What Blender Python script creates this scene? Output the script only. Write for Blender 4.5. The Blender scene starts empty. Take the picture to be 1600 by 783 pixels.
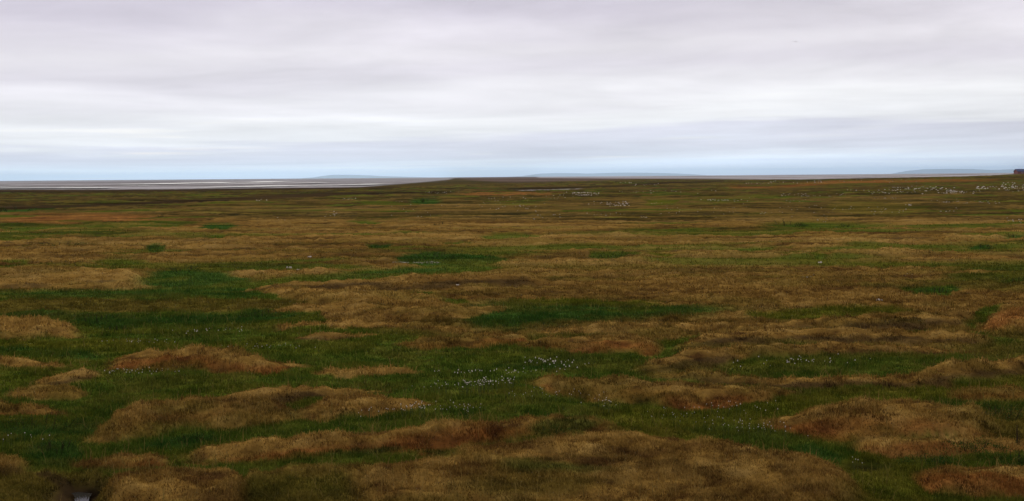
import bpy, math, random
import numpy as np
from mathutils import Matrix, Vector

rng = np.random.default_rng(11)
random.seed(11)
sc = bpy.context.scene
COL = sc.collection

# ------------------------------------------------------------------ camera
EYE = 4.0                     # viewer stands on a low bluff
F = 1715.0                    # focal length in photo pixels (1600 wide)
PITCH = math.atan(115.2 / F)
ROLL = 0.0078
fw = np.array([0, math.cos(PITCH), -math.sin(PITCH)])
r0 = np.array([1.0, 0, 0])
u0 = np.array([0, math.sin(PITCH), math.cos(PITCH)])
RT = r0 * math.cos(ROLL) - u0 * math.sin(ROLL)
UP = u0 * math.cos(ROLL) + r0 * math.sin(ROLL)

cam_d = bpy.data.cameras.new('camera')
cam = bpy.data.objects.new('camera', cam_d)
COL.objects.link(cam)
cam.matrix_world = Matrix(((RT[0], UP[0], -fw[0], 0), (RT[1], UP[1], -fw[1], 0),
                           (RT[2], UP[2], -fw[2], EYE), (0, 0, 0, 1)))
cam_d.sensor_width = 36
cam_d.lens = 36 * F / 1600
cam_d.clip_start = 0.1
cam_d.clip_end = 300000
sc.camera = cam


def project(X, Y, Z):
    vx, vy, vz = X, Y, Z - EYE
    xc = vx * RT[0] + vy * RT[1] + vz * RT[2]
    yc = vx * UP[0] + vy * UP[1] + vz * UP[2]
    zc = vx * fw[0] + vy * fw[1] + vz * fw[2]
    zc = np.where(zc < 0.05, 0.05, zc)
    return 800 + F * xc / zc, 391.5 - F * yc / zc


def ray(px, py):
    a = (np.asarray(px, float) - 800) / F
    b = (391.5 - np.asarray(py, float)) / F
    return (fw[0] + a * RT[0] + b * UP[0], fw[1] + a * RT[1] + b * UP[1], fw[2] + a * RT[2] + b * UP[2])


def ground_at(px, py, z=0.0):
    d = ray(px, py)
    t = (z - EYE) / d[2]
    return d[0] * t, d[1] * t


def at_dist(px, py, Y):
    d = ray(px, py)
    t = Y / d[1]
    return Vector((float(d[0] * t), float(Y), float(EYE + d[2] * t)))


def horizon(px):
    return 276.3 - ROLL * (px - 800)


# ------------------------------------------------------------------ noise
def _hash(ix, iy, seed):
    h = (ix.astype(np.int64) * 374761393 + iy.astype(np.int64) * 668265263 + seed * 1442695041) & 0xFFFFFFFF
    h = ((h ^ (h >> 13)) * 1274126177) & 0xFFFFFFFF
    h = h ^ (h >> 16)
    return (h & 0xFFFFFF) / float(0xFFFFFF)


def vnoise(x, y, seed=0):
    ix = np.floor(x); iy = np.floor(y)
    fx = x - ix; fy = y - iy
    fx = fx * fx * fx * (fx * (fx * 6 - 15) + 10)
    fy = fy * fy * fy * (fy * (fy * 6 - 15) + 10)
    a = _hash(ix, iy, seed); b = _hash(ix + 1, iy, seed)
    c = _hash(ix, iy + 1, seed); d = _hash(ix + 1, iy + 1, seed)
    return (a + (b - a) * fx) * (1 - fy) + (c + (d - c) * fx) * fy      # 0..1


def fbm(x, y, seed=0, octaves=3, gain=0.5):
    s = 0; amp = 1; tot = 0
    for k in range(octaves):
        s = s + amp * vnoise(x * 2 ** k + 17.3 * k, y * 2 ** k - 9.1 * k, seed + k)
        tot += amp; amp *= gain
    return s / tot


def sstep(a, b, x):
    t = np.clip((x - a) / (b - a), 0, 1)
    return t * t * (3 - 2 * t)


# ------------------------------------------------------------------ vegetation kinds
# (main albedo, light variant, dark variant, blade length m, light/dark mottling)
KIND = {
    'B': ((.212, .122, .025), (.312, .196, .050), (.082, .040, .011), .07),  # dry brown hummock turf
    'Y': ((.300, .178, .038), (.410, .265, .070), (.140, .076, .019), .11),   # yellow dry sedge
    'G': ((.064, .096, .010), (.112, .124, .017), (.034, .060, .007), .10),   # wet sedge lawn
    'L': ((.092, .096, .009), (.140, .136, .016), (.052, .068, .006), .11),   # yellow green lawn
    'D': ((.036, .082, .011), (.062, .106, .017), (.017, .046, .007), .12),   # lush dark green
    'O': ((.118, .092, .014), (.172, .128, .024), (.058, .050, .009), .11),   # olive sedge
    'R': ((.190, .070, .016), (.275, .125, .028), (.055, .020, .007), .07),   # rusty moss
    'K': ((.042, .027, .011), (.075, .047, .017), (.015, .010, .005), .05),   # dark tone: peat, dwarf shrub, shade painted on hummock fronts
    'P': ((.380, .360, .335), (.600, .580, .550), (.110, .095, .080), .00),   # pale mud and sand
    'M': ((.320, .305, .285), (.520, .505, .480), (.110, .095, .082), .00),   # wet grey mud
    'S': ((.125, .085, .055), (.205, .150, .110), (.050, .036, .025), .00),   # grey brown flats
    'F': ((.066, .051, .012), (.125, .076, .020), (.026, .025, .007), .10),   # far olive tundra
    'E': ((.265, .115, .027), (.335, .170, .042), (.120, .050, .014), .08),   # orange turf
}

# flat vegetation zones: kind, [(x, y far edge, y near edge), ...] as surveyed on the photograph, softness
ZONES = [
    # ---- far flats
    ('M', [(-400, 270, 299), (0, 270, 298), (300, 270, 297), (500, 270, 295), (620, 270, 293), (700, 270, 290), (860, 270, 286), (900, 270, 279)], 2),
    ('S', [(860, 262, 281), (1000, 262, 280), (1200, 262, 281), (1300, 262, 279), (1450, 262, 276.5), (1560, 262, 273.5), (1600, 262, 272.5), (1700, 262, 272)], 1),
    ('F', [(560, 293, 300), (640, 286.5, 300), (700, 281, 300), (740, 272, 300), (840, 270, 300), (880, 276, 300), (900, 280, 300)], 1),
    ('S', [(690, 270, 280), (740, 270, 283), (800, 270, 285), (860, 270, 284), (1000, 277, 281)], 2),
    ('K', [(-400, 297, 303), (0, 296.5, 302), (150, 296.5, 301), (300, 295.5, 300), (420, 294, 298), (520, 293, 296.5), (620, 291.5, 294)], 1.2),  # dark strip along the scarp before the lagoon flats
    ('D', [(-100, 327, 335), (0, 327, 335), (40, 327, 333), (100, 324, 328), (150, 322, 326)], 1.5),
    ('P', [(800, 297.8, 299.6), (860, 296.8, 298.4), (910, 296, 297.4)], .8),
    ('E', [(0, 340, 352), (60, 338, 352), (160, 337, 350), (250, 340, 347)], 3),
    ('O', [(1140, 291, 300), (1300, 285, 292), (1500, 281, 286), (1600, 280, 283)], 3),
    ('F', [(1140, 284, 296), (1300, 281, 290), (1450, 278, 286), (1600, 277, 286)], 3),
    ('R', [(1140, 292, 296), (1200, 292, 297), (1300, 283, 288), (1450, 281, 285), (1560, 281, 284)], 2),
    ('F', [(260, 310, 342), (400, 318, 344), (600, 306, 346), (800, 300, 347), (1000, 300, 348), (1200, 296, 345), (1400, 290, 340), (1600, 288, 338), (1800, 288, 338)], 5),
    ('K', [(-400, 330, 340), (0, 323, 329), (100, 321, 325.5), (200, 317, 322), (300, 312, 318.5), (400, 307, 313), (470, 303, 310), (560, 301, 306), (640, 300.5, 304), (700, 301, 303)], 1.2),
    ('K', [(790, 294.5, 298.5), (880, 292.5, 296), (960, 290, 292.5), (1010, 287, 289.5), (1060, 284.5, 287), (1130, 282.5, 284.5)], 1),
    ('O', [(1290, 318, 335), (1340, 317, 337), (1450, 322, 336)], 3),
    ('D', [(640, 313, 320), (665, 311.5, 320.5), (690, 314, 319)], 2),
    ('L', [(1010, 314, 321), (1030, 313, 321), (1060, 315, 319)], 1.5),
    ('E', [(700, 303, 306.5), (780, 302, 307.5), (880, 302, 306)], 1.5),
    ('P', [(840, 274.8, 278), (950, 274.3, 278.6), (1050, 274, 279), (1150, 273, 280), (1250, 272, 281), (1400, 270, 278), (1500, 269.5, 276.2), (1560, 269, 274), (1585, 270, 272)], .8),
    # ---- middle distance green spots
    ('D', [(305, 357, 359), (320, 351.5, 362), (360, 350, 361), (373, 352, 356)], 2),
    ('G', [(5, 358, 365), (30, 354, 365), (60, 354, 362), (110, 352, 356), (150, 350, 353)], 2),
    ('G', [(320, 369, 373), (345, 368, 376), (355, 370, 374)], 1.5),
    ('G', [(128, 369, 372), (200, 369, 373), (230, 370, 373)], 1.5),
    ('D', [(220, 387, 390), (230, 382, 396), (248, 382, 395), (262, 384, 388)], 2),
    ('G', [(0, 407, 412), (40, 407, 413), (50, 408, 411)], 2),
    ('G', [(145, 407, 415), (180, 405, 420), (240, 407, 420)], 4),
    ('G', [(545, 347, 350), (570, 346, 352), (585, 348, 354), (600, 349, 352)], 1.5),
    ('D', [(570, 385, 387), (582, 384, 390), (592, 385, 393), (605, 384, 389), (615, 383, 386)], 1.2),
    ('G', [(690, 380, 384), (720, 378, 384), (740, 380, 383)], 1.5),
    ('G', [(745, 370, 376), (800, 366, 375), (825, 367, 374), (850, 370, 373)], 2),
    ('G', [(1060, 390, 393), (1100, 388, 394), (1180, 388, 393), (1240, 386, 390)], 2),
    ('D', [(1510, 386, 390), (1530, 381, 392), (1550, 382, 391)], 2),
    ('G', [(1450, 391, 396), (1500, 389, 396), (1530, 390, 394)], 2),
    ('D', [(1570, 371, 375), (1585, 367, 377), (1700, 366, 377)], 2),
    ('G', [(1265, 396, 402), (1275, 394, 408), (1285, 396, 412), (1295, 398, 404)], 2),
    ('G', [(1180, 351, 356), (1260, 347, 360), (1330, 350, 360), (1400, 352, 358)], 4),
    ('D', [(615, 405, 410), (625, 397, 418), (690, 394, 420), (760, 398, 418), (800, 402, 412)], 2),
    ('D', [(200, 440, 446), (240, 425, 453), (275, 419, 456), (330, 421, 457), (420, 442, 456)], 6),
    ('G', [(320, 446, 455), (380, 441, 452), (430, 436, 450), (500, 430, 448), (560, 424, 440), (640, 418, 434), (720, 416, 430), (790, 414, 422)], 3),
    ('D', [(480, 434, 445), (560, 427, 438), (640, 420, 430), (700, 418, 428)], 4),
    ('D', [(915, 402, 408), (925, 397, 409), (960, 394, 408), (990, 396, 402), (1000, 398, 400)], 1.5),
    ('L', [(1000, 394, 402), (1050, 396, 406), (1060, 398, 402)], 4),
    ('G', [(640, 462, 466), (660, 459, 470), (690, 464, 472), (740, 472, 478)], 2),
    # ---- left wet meadow
    ('G', [(-300, 455, 640), (0, 455, 640), (120, 454, 640), (240, 452, 640), (330, 448, 640), (400, 450, 640), (470, 470, 640), (520, 505, 640), (600, 520, 640), (700, 535, 640)], 3),
    ('O', [(-300, 472, 486), (0, 471, 486), (200, 468, 486), (400, 467, 485), (470, 471, 482)], 2),
    ('D', [(-300, 487, 497), (0, 488, 497), (60, 486, 496), (110, 489, 499), (160, 490, 506)], 2),
    ('D', [(0, 455, 468), (200, 454, 467), (400, 452, 466)], 4),
    ('D', [(110, 500, 506), (140, 492, 514), (180, 494, 515), (300, 492, 512), (470, 486, 505)], 4),
    ('L', [(0, 532, 545), (150, 530, 548), (300, 538, 548), (420, 530, 544)], 5),
    ('D', [(-200, 542, 560), (0, 543, 558), (70, 541, 560), (120, 546, 562), (150, 552, 560)], 3),
    # ---- centre
    ('G', [(560, 540, 620), (650, 545, 640), (800, 545, 690), (900, 550, 690), (1000, 545, 690), (1080, 570, 690)], 5),
    ('D', [(690, 492, 500), (735, 480, 514), (790, 473, 514), (870, 476, 509), (960, 476, 500), (1050, 478, 494), (1150, 480, 488)], 9),
    ('L', [(800, 467, 476), (900, 468, 477), (1000, 471, 477), (1050, 473, 478)], 2),
    ('L', [(1170, 488, 506), (1250, 484, 505), (1330, 480, 500), (1420, 480, 490)], 4),
    ('G', [(945, 562, 572), (1000, 548, 572), (1035, 536, 556), (1075, 528, 542), (1110, 518, 535)], 3),
    ('G', [(1395, 450, 458), (1420, 448, 458), (1470, 447, 457), (1510, 446, 451)], 2),
    ('D', [(1420, 457, 461), (1440, 453, 463), (1480, 452, 459), (1500, 449, 454)], 1.5),
    ('D', [(1550, 440, 445), (1575, 436, 445), (1610, 434, 442), (1700, 432, 442)], 1.5),
    ('G', [(1515, 504, 514), (1530, 488, 512), (1545, 482, 500), (1560, 478, 490), (1575, 474, 482)], 2.5),
    ('G', [(1250, 515, 522), (1350, 516, 526), (1450, 518, 528), (1530, 520, 530), (1560, 525, 540), (1580, 532, 545)], 3),
    ('O', [(450, 462, 482), (520, 470, 478), (600, 470, 480)], 3),
    ('D', [(770, 560, 580), (800, 552, 578), (870, 552, 576), (930, 556, 574)], 4),
    # ---- right channel
    ('L', [(1640, 578, 606), (1560, 592, 610), (1500, 600, 624), (1400, 606, 634), (1300, 608, 645), (1200, 624, 668), (1100, 636, 690), (1000, 638, 690), (940, 640, 672)], 3),
    ('D', [(1075, 668, 676), (1140, 666, 694), (1200, 670, 708), (1260, 682, 720), (1320, 700, 722), (1340, 708, 716)], 3),
    ('L', [(1280, 730, 800), (1330, 715, 860), (1380, 706, 900), (1430, 708, 900), (1450, 730, 900)], 5),
    ('O', [(1470, 648, 690), (1530, 640, 690), (1600, 640, 690), (1700, 640, 690)], 5),
    # ---- left foreground
    ('O', [(-200, 740, 900), (0, 742, 900), (80, 735, 900), (150, 735, 900), (220, 755, 900), (260, 775, 900)], 4),
    ('D', [(-200, 655, 684), (0, 656, 682), (80, 656, 684), (150, 660, 678), (180, 664, 672)], 3),
    ('D', [(30, 702, 722), (60, 694, 728), (110, 697, 726), (125, 706, 716)], 3),
    ('D', [(220, 690, 697), (260, 680, 702), (330, 676, 698), (350, 680, 692)], 4),
    ('K', [(70, 738, 742), (85, 736, 748), (105, 742, 753), (122, 750, 757)], 1.5),
]

# raised hummocks: kind, [(x, y of crest outline, y of front foot), ...], share of the front painted rusty, or dark as foot shade
MOUNDS = [
    # ---- middle distance ridges
    ('B', [(-200, 420, 452), (0, 420, 453), (120, 420, 453), (200, 421, 453), (235, 432, 452)], 'K', .12),
    ('B', [(360, 456, 459), (430, 444, 452), (470, 441, 452), (560, 437, 453), (660, 434, 453), (780, 428, 449), (860, 430, 447)], 'K', .4),
    ('Y', [(400, 451, 457), (480, 452, 474), (560, 457, 476), (650, 458, 473), (700, 464, 470)], 'B', .5),
    ('B', [(410, 486, 490), (470, 476, 488), (540, 471, 486), (600, 478, 500), (680, 479, 503), (760, 480, 492), (800, 478, 484)], 'B', .4),
    ('Y', [(430, 512, 516), (480, 504, 513), (540, 502, 511), (640, 504, 508)], 'B', .3),
    ('B', [(455, 528, 533), (500, 523, 536), (560, 524, 532), (600, 522, 526)], 'K', .4),
    ('B', [(620, 535, 540), (680, 528, 542), (760, 521, 545), (830, 522, 540)], 'R', .4),
    ('Y', [(835, 520, 524), (880, 513, 526), (960, 507, 526), (1050, 504, 524), (1100, 506, 512)], 'B', .3),
    ('B', [(800, 540, 546), (860, 526, 549), (940, 522, 552), (1010, 527, 554), (1035, 534, 548)], 'R', .3),
    ('B', [(1040, 548, 552), (1100, 520, 545), (1180, 516, 542), (1280, 512, 536), (1400, 514, 540), (1500, 518, 540), (1560, 530, 546)], 'K', .3),
    ('B', [(1180, 512, 516), (1260, 500, 516), (1350, 492, 515), (1450, 488, 515), (1530, 484, 510)], 'K', .35),
    ('E', [(1535, 514, 520), (1555, 492, 522), (1600, 476, 526), (1700, 474, 526)], 'B', .2),
    ('B', [(975, 580, 585), (1040, 552, 584), (1100, 542, 582), (1180, 538, 572), (1300, 536, 560), (1420, 540, 560), (1500, 549, 558), (1560, 550, 556)], 'K', .3),
    ('G', [(1100, 580, 586), (1180, 563, 588), (1300, 557, 588), (1400, 556, 588), (1460, 559, 582), (1540, 555, 566)], None, 0),
    ('B', [(990, 583, 590), (1080, 579, 601), (1150, 587, 607), (1250, 590, 609), (1350, 590, 609), (1420, 583, 608), (1490, 566, 602), (1560, 563, 596), (1640, 548, 584)], 'K', .35),
    # ---- left
    ('Y', [(-200, 498, 532), (0, 498, 532), (60, 499, 532), (100, 506, 531), (140, 517, 528)], 'B', .45),
    ('B', [(150, 573, 577), (180, 556, 578), (240, 547, 581), (340, 542, 584), (380, 549, 584), (410, 560, 582), (490, 570, 578)], 'R', .3),
    ('B', [(-200, 556, 576), (0, 560, 576), (60, 565, 577), (115, 571, 576)], 'G', .2),
    ('B', [(50, 597, 602), (90, 584, 602), (125, 577, 597), (150, 586, 591)], 'K', .2),
    ('B', [(8, 614, 620), (30, 604, 625), (80, 601, 627), (120, 608, 624), (138, 615, 619)], 'B', .3),
    ('B', [(-200, 626, 656), (0, 626, 656), (40, 629, 656), (75, 640, 655), (108, 652, 656)], 'R', .3),
    ('Y', [(490, 584, 588), (560, 578, 588), (620, 579, 587), (660, 583, 586)], 'B', .3),
    ('B', [(320, 622, 630), (400, 609, 632), (470, 602, 628), (540, 605, 626), (620, 614, 620)], 'K', .5),
    ('B', [(460, 644, 654), (510, 626, 653), (570, 616, 649), (640, 618, 643), (690, 628, 635)], 'B', .3),
    ('B', [(120, 690, 695), (165, 662, 694), (180, 642, 692), (215, 630, 688), (280, 623, 676), (360, 622, 668), (430, 626, 660), (480, 640, 655)], 'B', .3),
    # ---- centre
    ('B', [(820, 594, 600), (860, 587, 614), (950, 590, 630), (1050, 596, 637), (1150, 602, 633), (1220, 605, 624), (1260, 613, 617)], 'R', .3),
    ('B', [(270, 714, 724), (380, 695, 726), (450, 685, 720), (560, 675, 714), (650, 667, 707), (760, 657, 700), (830, 651, 694), (920, 648, 684), (990, 664, 674)], 'R', .4),
    # ---- right
    ('B', [(1475, 616, 624), (1520, 607, 630), (1570, 603, 633), (1640, 602, 634)], 'R', .35),
    ('B', [(1180, 660, 666), (1230, 648, 682), (1290, 636, 692), (1350, 626, 700), (1410, 623, 706), (1460, 630, 708), (1520, 640, 700), (1560, 648, 690)], 'R', .33),
    ('Y', [(1330, 698, 708), (1400, 687, 710), (1500, 681, 708), (1570, 690, 706), (1700, 688, 706)], 'E', .55),
    ('B', [(1420, 736, 748), (1450, 729, 772), (1530, 725, 782), (1600, 735, 780), (1700, 738, 784)], 'R', .6),
    # ---- foreground
    ('B', [(-200, 716, 748), (0, 713, 746), (25, 716, 745), (48, 734, 744)], 'K', .35),
    ('B', [(105, 726, 734), (145, 711, 738), (200, 707, 740), (240, 712, 738), (270, 722, 732)], 'R', .5),
    ('B', [(150, 744, 790), (220, 735, 860), (290, 730, 880), (350, 734, 890), (430, 742, 880), (480, 752, 850)], 'B', .1),
    ('O', [(370, 736, 880), (450, 727, 880), (520, 722, 880), (580, 720, 880), (620, 724, 860)], 'O', .1),
    ('B', [(530, 736, 900), (600, 726, 940), (700, 708, 960), (800, 691, 960), (900, 679, 960), (1000, 678, 960), (1100, 686, 960), (1200, 706, 940), (1290, 718, 920), (1330, 732, 900), (1370, 760, 880)], 'B', .1),
]
# patches of another plant on the hummock tops: kind, [(x, y top, y bottom)], softness (picture survey, final surface)
TOPS = [
    ('D', [(830, 662, 672), (860, 655, 678), (910, 654, 676), (935, 660, 668)], 4),
    ('R', [(680, 672, 684), (720, 664, 692), (780, 660, 690), (810, 666, 678)], 6),
    ('D', [(495, 706, 714), (560, 702, 716), (600, 700, 710), (640, 700, 706)], 4),
    ('G', [(330, 722, 730), (430, 722, 731), (520, 717, 727), (620, 711, 721), (720, 702, 710)], 3),
    ('R', [(1215, 664, 674), (1260, 666, 682), (1330, 676, 690), (1345, 682, 688)], 5),
    ('R', [(1405, 695, 702), (1440, 692, 706), (1490, 693, 704)], 3),
    ('O', [(220, 632, 642), (260, 630, 644), (340, 630, 642)], 5),
    ('D', [(760, 724, 734), (820, 720, 738), (900, 726, 738), (960, 732, 738)], 8),
    ('O', [(700, 740, 770), (800, 735, 775), (900, 742, 775), (960, 750, 765)], 14),
    ('O', [(860, 604, 622), (960, 606, 630), (1060, 612, 632)], 9),
    ('G', [(1400, 680, 686), (1440, 677, 687), (1500, 680, 686)], 4),
]


def zone_mask(px, py, pts, soft):
    xs = [p[0] for p in pts]
    if xs[0] > xs[-1]:
        pts = pts[::-1]; xs = xs[::-1]
    yt = np.interp(px, xs, [p[1] for p in pts]); yb = np.interp(px, xs, [p[2] for p in pts])
    span = xs[-1] - xs[0]
    if span < 330:
        tp = np.sqrt(np.clip(np.minimum(px - xs[0] + 4, xs[-1] + 4 - px) / (.28 * span), .03, 1))
        c_ = (yt + yb) / 2; yt = c_ + (yt - c_) * tp; yb = c_ + (yb - c_) * tp
    m = sstep(-soft, soft, py - yt) * sstep(-soft, soft, yb - py)
    ex = max(6.0, soft * 5)
    m = m * sstep(xs[0] - ex, xs[0] + ex, px) * sstep(-xs[-1] - ex, -xs[-1] + ex, -px)
    return m


def base_z(X, Y):
    d = np.hypot(X, Y)
    brg = X / np.maximum(Y, 1)
    z = 0.10 * (fbm(X / 14, Y / 14, 3, 2) - .5) * sstep(10, 25, d)
    front = (Y > 5)
    # the right hand side rises gently to the low crest with the house
    z = z + np.where(front, 3.1 * sstep(.18, .46, brg) * sstep(260, 860, d), 0)
    # broad low swell in the middle distance
    z = z + np.where(front, 0.55 * np.exp(-((brg + .03) / .06) ** 2) * sstep(500, 900, d), 0)
    z = z + 0.5 * (fbm(X / 160, Y / 160, 8, 2) - .5) * sstep(120, 400, d) * (1 - sstep(2500, 6000, d))
    return z


def field(X, Y):
    """height, three colours and blade length of the tundra at ground points"""
    n = X.shape[0]
    z0 = base_z(X, Y)
    px, py = project(X, Y, z0)
    front = Y > 1
    px = np.where(front, px, 5000.0); py = np.where(front, py, 5000.0)
    d = np.hypot(X, Y)
    near = 1 - sstep(30, 90, d)
    # ragged edges: shift the survey coordinates a little with world noise
    wx = (fbm(X / 1.3, Y / 1.3, 21, 3) - .5); wy = (fbm(X / 1.1, Y / 1.1, 41, 3) - .5)
    amp = np.clip((py - horizon(px)) / 300, .02, 1.2)
    qx = px + wx * 60 * amp; qy = py + wy * 15 * amp
    c1 = np.empty((n, 3)); c2 = np.empty((n, 3)); c3 = np.empty((n, 3)); ln = np.empty(n)
    bl = sstep(505, 560, py + (fbm(X / 5, Y / 5, 60, 2) - .5) * 60)
    fl = 1 - sstep(330, 356, py + (fbm(X / 60, Y / 60, 61, 2) - .5) * 26)
    for arr, k in ((c1, 0), (c2, 1), (c3, 2)):
        b, g, f = (np.array(KIND[t][k]) for t in 'BGF')
        arr[:] = b * (1 - bl - fl)[:, None] + g * bl[:, None] + f * fl[:, None]
    ln[:] = .10 * (1 - bl) + .16 * bl

    def paint(idx, m, kind):
        K = KIND[kind]
        mm = m[:, None]
        c1[idx] += (np.array(K[0]) - c1[idx]) * mm
        c2[idx] += (np.array(K[1]) - c2[idx]) * mm
        c3[idx] += (np.array(K[2]) - c3[idx]) * mm
        ln[idx] += (K[3] - ln[idx]) * m

    H = np.zeros(n)
    flat = np.zeros(n)
    # polygonal ridges of the middle distance: dry tan tops, dark sides, damp hollows
    rn = fbm(X / 13 + .3 * wx, Y / 3.4, 71, 3)
    rid = 1 - np.abs(rn * 2 - 1) * 2.2
    rid = np.clip(rid, 0, 1)
    big = fbm(X / 26, Y / 22, 75, 2)
    mid = sstep(34, 52, d) * (1 - sstep(600, 1500, d))
    far = sstep(150, 260, d)
    for kind, pts, soft in ZONES:
        xs = [p[0] for p in pts]
        lo = min(p[1] for p in pts); hi = max(p[2] for p in pts)
        idx = np.nonzero((qx > min(xs) - 40) & (qx < max(xs) + 40) & (qy > lo - 3 * soft - 3) & (qy < hi + 3 * soft + 3))[0]
        if idx.size == 0: continue
        m = zone_mask(qx[idx], qy[idx], pts, soft)
        paint(idx, m, kind)
        flat[idx] = np.maximum(flat[idx], m * {'F': 0, 'E': .3, 'O': .5, 'R': .2}.get(kind, 1))
    # middle distance zonation follows the ridge relief
    w = mid * (1 - flat)
    top = sstep(.62, .95, rid) * w * sstep(.35, .6, big + .25)
    low = sstep(.35, .0, rid) * w * .8
    side = sstep(.30, .5, rid) * sstep(.75, .55, rid) * w
    allid = np.arange(n)
    paint(allid, top * (.26 - .24 * far), 'Y')
    paint(allid, side * .4, 'K')
    paint(allid, low * sstep(.40, .60, 1 - big), 'O')
    gr = fbm(X / 11, Y / 5, 78, 3)
    paint(allid, w * sstep(.54, .66, gr) * .75, 'O')
    paint(allid, w * sstep(.59, .69, gr) * .75, 'G')
    H += rid * (.17 + .12 * sstep(60, 140, d)) * mid * (1 - flat * .85) * (1 - .4 * far)

    hb = fbm(X / 8.5 + wx * .5, Y / 2.3, 171, 3) * (1 - far) + fbm(X / 4.2 + wx * .5, Y / 4.5, 175, 3) * far
    wb = sstep(38, 60, d) * (1 - sstep(900, 1800, d)) * (1 - .8 * flat) * (Y > 5)
    bump = sstep(.46, .70, hb)
    H += bump * wb * (.06 + .26 * sstep(90, 260, d))
    paint(allid, wb * sstep(.72, .9, bump) * .30 * (1 - .85 * far), 'Y')
    paint(allid, wb * sstep(.08, .3, bump) * (1 - sstep(.35, .6, bump)) * (.40 + .25 * far), 'K')
    # individually surveyed hummocks
    hy = horizon(px)
    for kind, pts, frontkind, share in MOUNDS:
        xs = np.array([p[0] for p in pts], float)
        lo = min(p[1] for p in pts); hi = max(p[2] for p in pts)
        idx = np.nonzero((px > xs[0] - 30) & (px < xs[-1] + 30) & (py > lo - 60) & (py < hi + 40))[0]
        if idx.size == 0: continue
        X_, Y_ = X[idx], Y[idx]
        x_ = px[idx] + wx[idx] * 26 * amp[idx]
        yt = np.interp(x_, xs, [p[1] for p in pts]); yb = np.interp(x_, xs, [p[2] for p in pts])
        edge = wy[idx] * 14 * amp[idx]
        yb = yb + edge * .8
        h_ = hy[idx]
        yb = np.maximum(yb, yt + .6)
        Yb = EYE * F / np.maximum(yb - h_, 1); Yf = EYE * F / np.maximum(yt - h_, 1)
        Yg = EYE * F / np.maximum(py[idx] - h_, 1)
        cap = .34 if kind != 'G' else 0.02
        Yc = np.maximum(Yb + .5 * (Yf - Yb), Yf * (1 - cap / EYE))
        hc = EYE * (1 - Yc / Yf)
        t = (Yg - Yb) / np.maximum(Yc - Yb, .05)
        hc = np.maximum(hc - .025 * sstep(40, 20, Yb), hc * .5)
        back = np.clip(hc * 3, .3, 1.6)
        tb = (Yg - Yc) / back
        up = np.sin(np.clip(t, 0, 1) * math.pi / 2) ** .75
        dn = 1 - sstep(0, 1, tb)
        prof = np.where(t < 1, up, dn)
        es = float(np.clip(.10 * (xs[-1] - xs[0]), 12, 70))
        ends = sstep(xs[0] - 8, xs[0] + es, x_) * sstep(-xs[-1] - 8, -xs[-1] + es, -x_)
        hm = hc * prof * ends
        m = sstep(-.16, .26, t + wy[idx] * .5) * (1 - sstep(.5, 1.0, tb)) * ends
        keep = 1 - m
        H[idx] = np.maximum(H[idx] * keep, hm)
        paint(idx, m, kind)
        if kind != 'G':
            paint(idx, m * sstep(.72, 1.0, t + (wx[idx]) * .5) * .42 * (1 - sstep(.3, .8, tb)), 'Y')
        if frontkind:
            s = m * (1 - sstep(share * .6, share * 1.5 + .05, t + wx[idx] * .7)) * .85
            paint(idx, s, frontkind)  # dark kinds put the shade of hummock fronts into the colour
    outw = np.clip(sstep(1620, 1760, px) + 1 - sstep(-190, -60, px) + sstep(880, 1000, py), 0, 1) * sstep(2.5, 6, d) * (1 - sstep(45, 70, d))
    hn = fbm(X / 4.5 + wx * .6, Y / 2.6, 221, 3)
    hm = sstep(.47, .62, hn) * outw
    H += hm * .26
    paint(allid, hm, 'B')
    # plants are never of one kind: olive sedge strays onto the dry turf, straw and yellow green into the wet
    fb = sstep(25, 45, d)
    oz = fbm(X / 1.9 + wx, Y / 1.2, 191, 3) * (1 - fb) + fbm(X / 5 + wx, Y / 1.8, 192, 3) * fb
    oz2 = fbm(X / 1.2, Y / .8, 197, 3) * (1 - fb) + fbm(X / 4, Y / 1.5, 198, 3) * fb
    nz_ = (1 - sstep(60, 110, d)) * (Y > 5)
    isdry = sstep(.9, 1.5, c1[:, 0] / c1[:, 1])
    paint(allid, isdry * nz_ * sstep(.52, .70, oz) * .42, 'O')
    paint(allid, isdry * nz_ * sstep(.56, .70, oz2) * .26, 'K')
    paint(allid, (1 - isdry) * nz_ * sstep(.50, .66, oz2) * .34, 'O')
    paint(allid, (1 - isdry) * nz_ * sstep(.50, .66, 1 - oz) * .5, 'L')
    # tussocks
    ts = fbm(X / .55, Y / .45, 91, 2); ts2 = vnoise(X / .22, Y / .2, 95)
    dry = np.clip((c1[:, 0] - c1[:, 1]) / .05, 0, 1)
    fine = (1 - sstep(70, 160, d)) * sstep(5, 9, d)
    H = H + ((ts - .5) * .21 + (ts2 - .5) * .08) * (.25 + .75 * dry) * fine * np.clip(ln / .1, 0, 1)
    # the peaty hole with the puddle
    gx, gy = PUDDLE
    hole = np.exp(-(((X - gx + .25 * (Y - gy)) / .36) ** 2 + ((Y - gy) / np.where(Y < gy, .95, .26)) ** 2) ** 1.6)
    H = H * (1 - .8 * np.clip(hole * 1.5, 0, 1)) - .20 * hole
    paint(allid, np.clip(hole * 1.3, 0, 1), 'K')
    ln = ln * (1 - np.clip((hole - .4) * 3, 0, 1))
    hx, hy2 = HOLE
    hole = np.exp(-(((X - hx) / .32) ** 2 + ((Y - hy2) / .22) ** 2) ** 1.5)
    H = H - .14 * hole
    paint(allid, np.clip(hole * 1.1, 0, 1), 'K')
    ln = ln * (1 - np.clip(hole * 1.5, 0, 1))
    z = z0 + H
    # plants growing on the finished surface
    fx, fy = project(X, Y, z)
    fx = np.where(front, fx, 5000.0); fy = np.where(front, fy, 5000.0)
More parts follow.
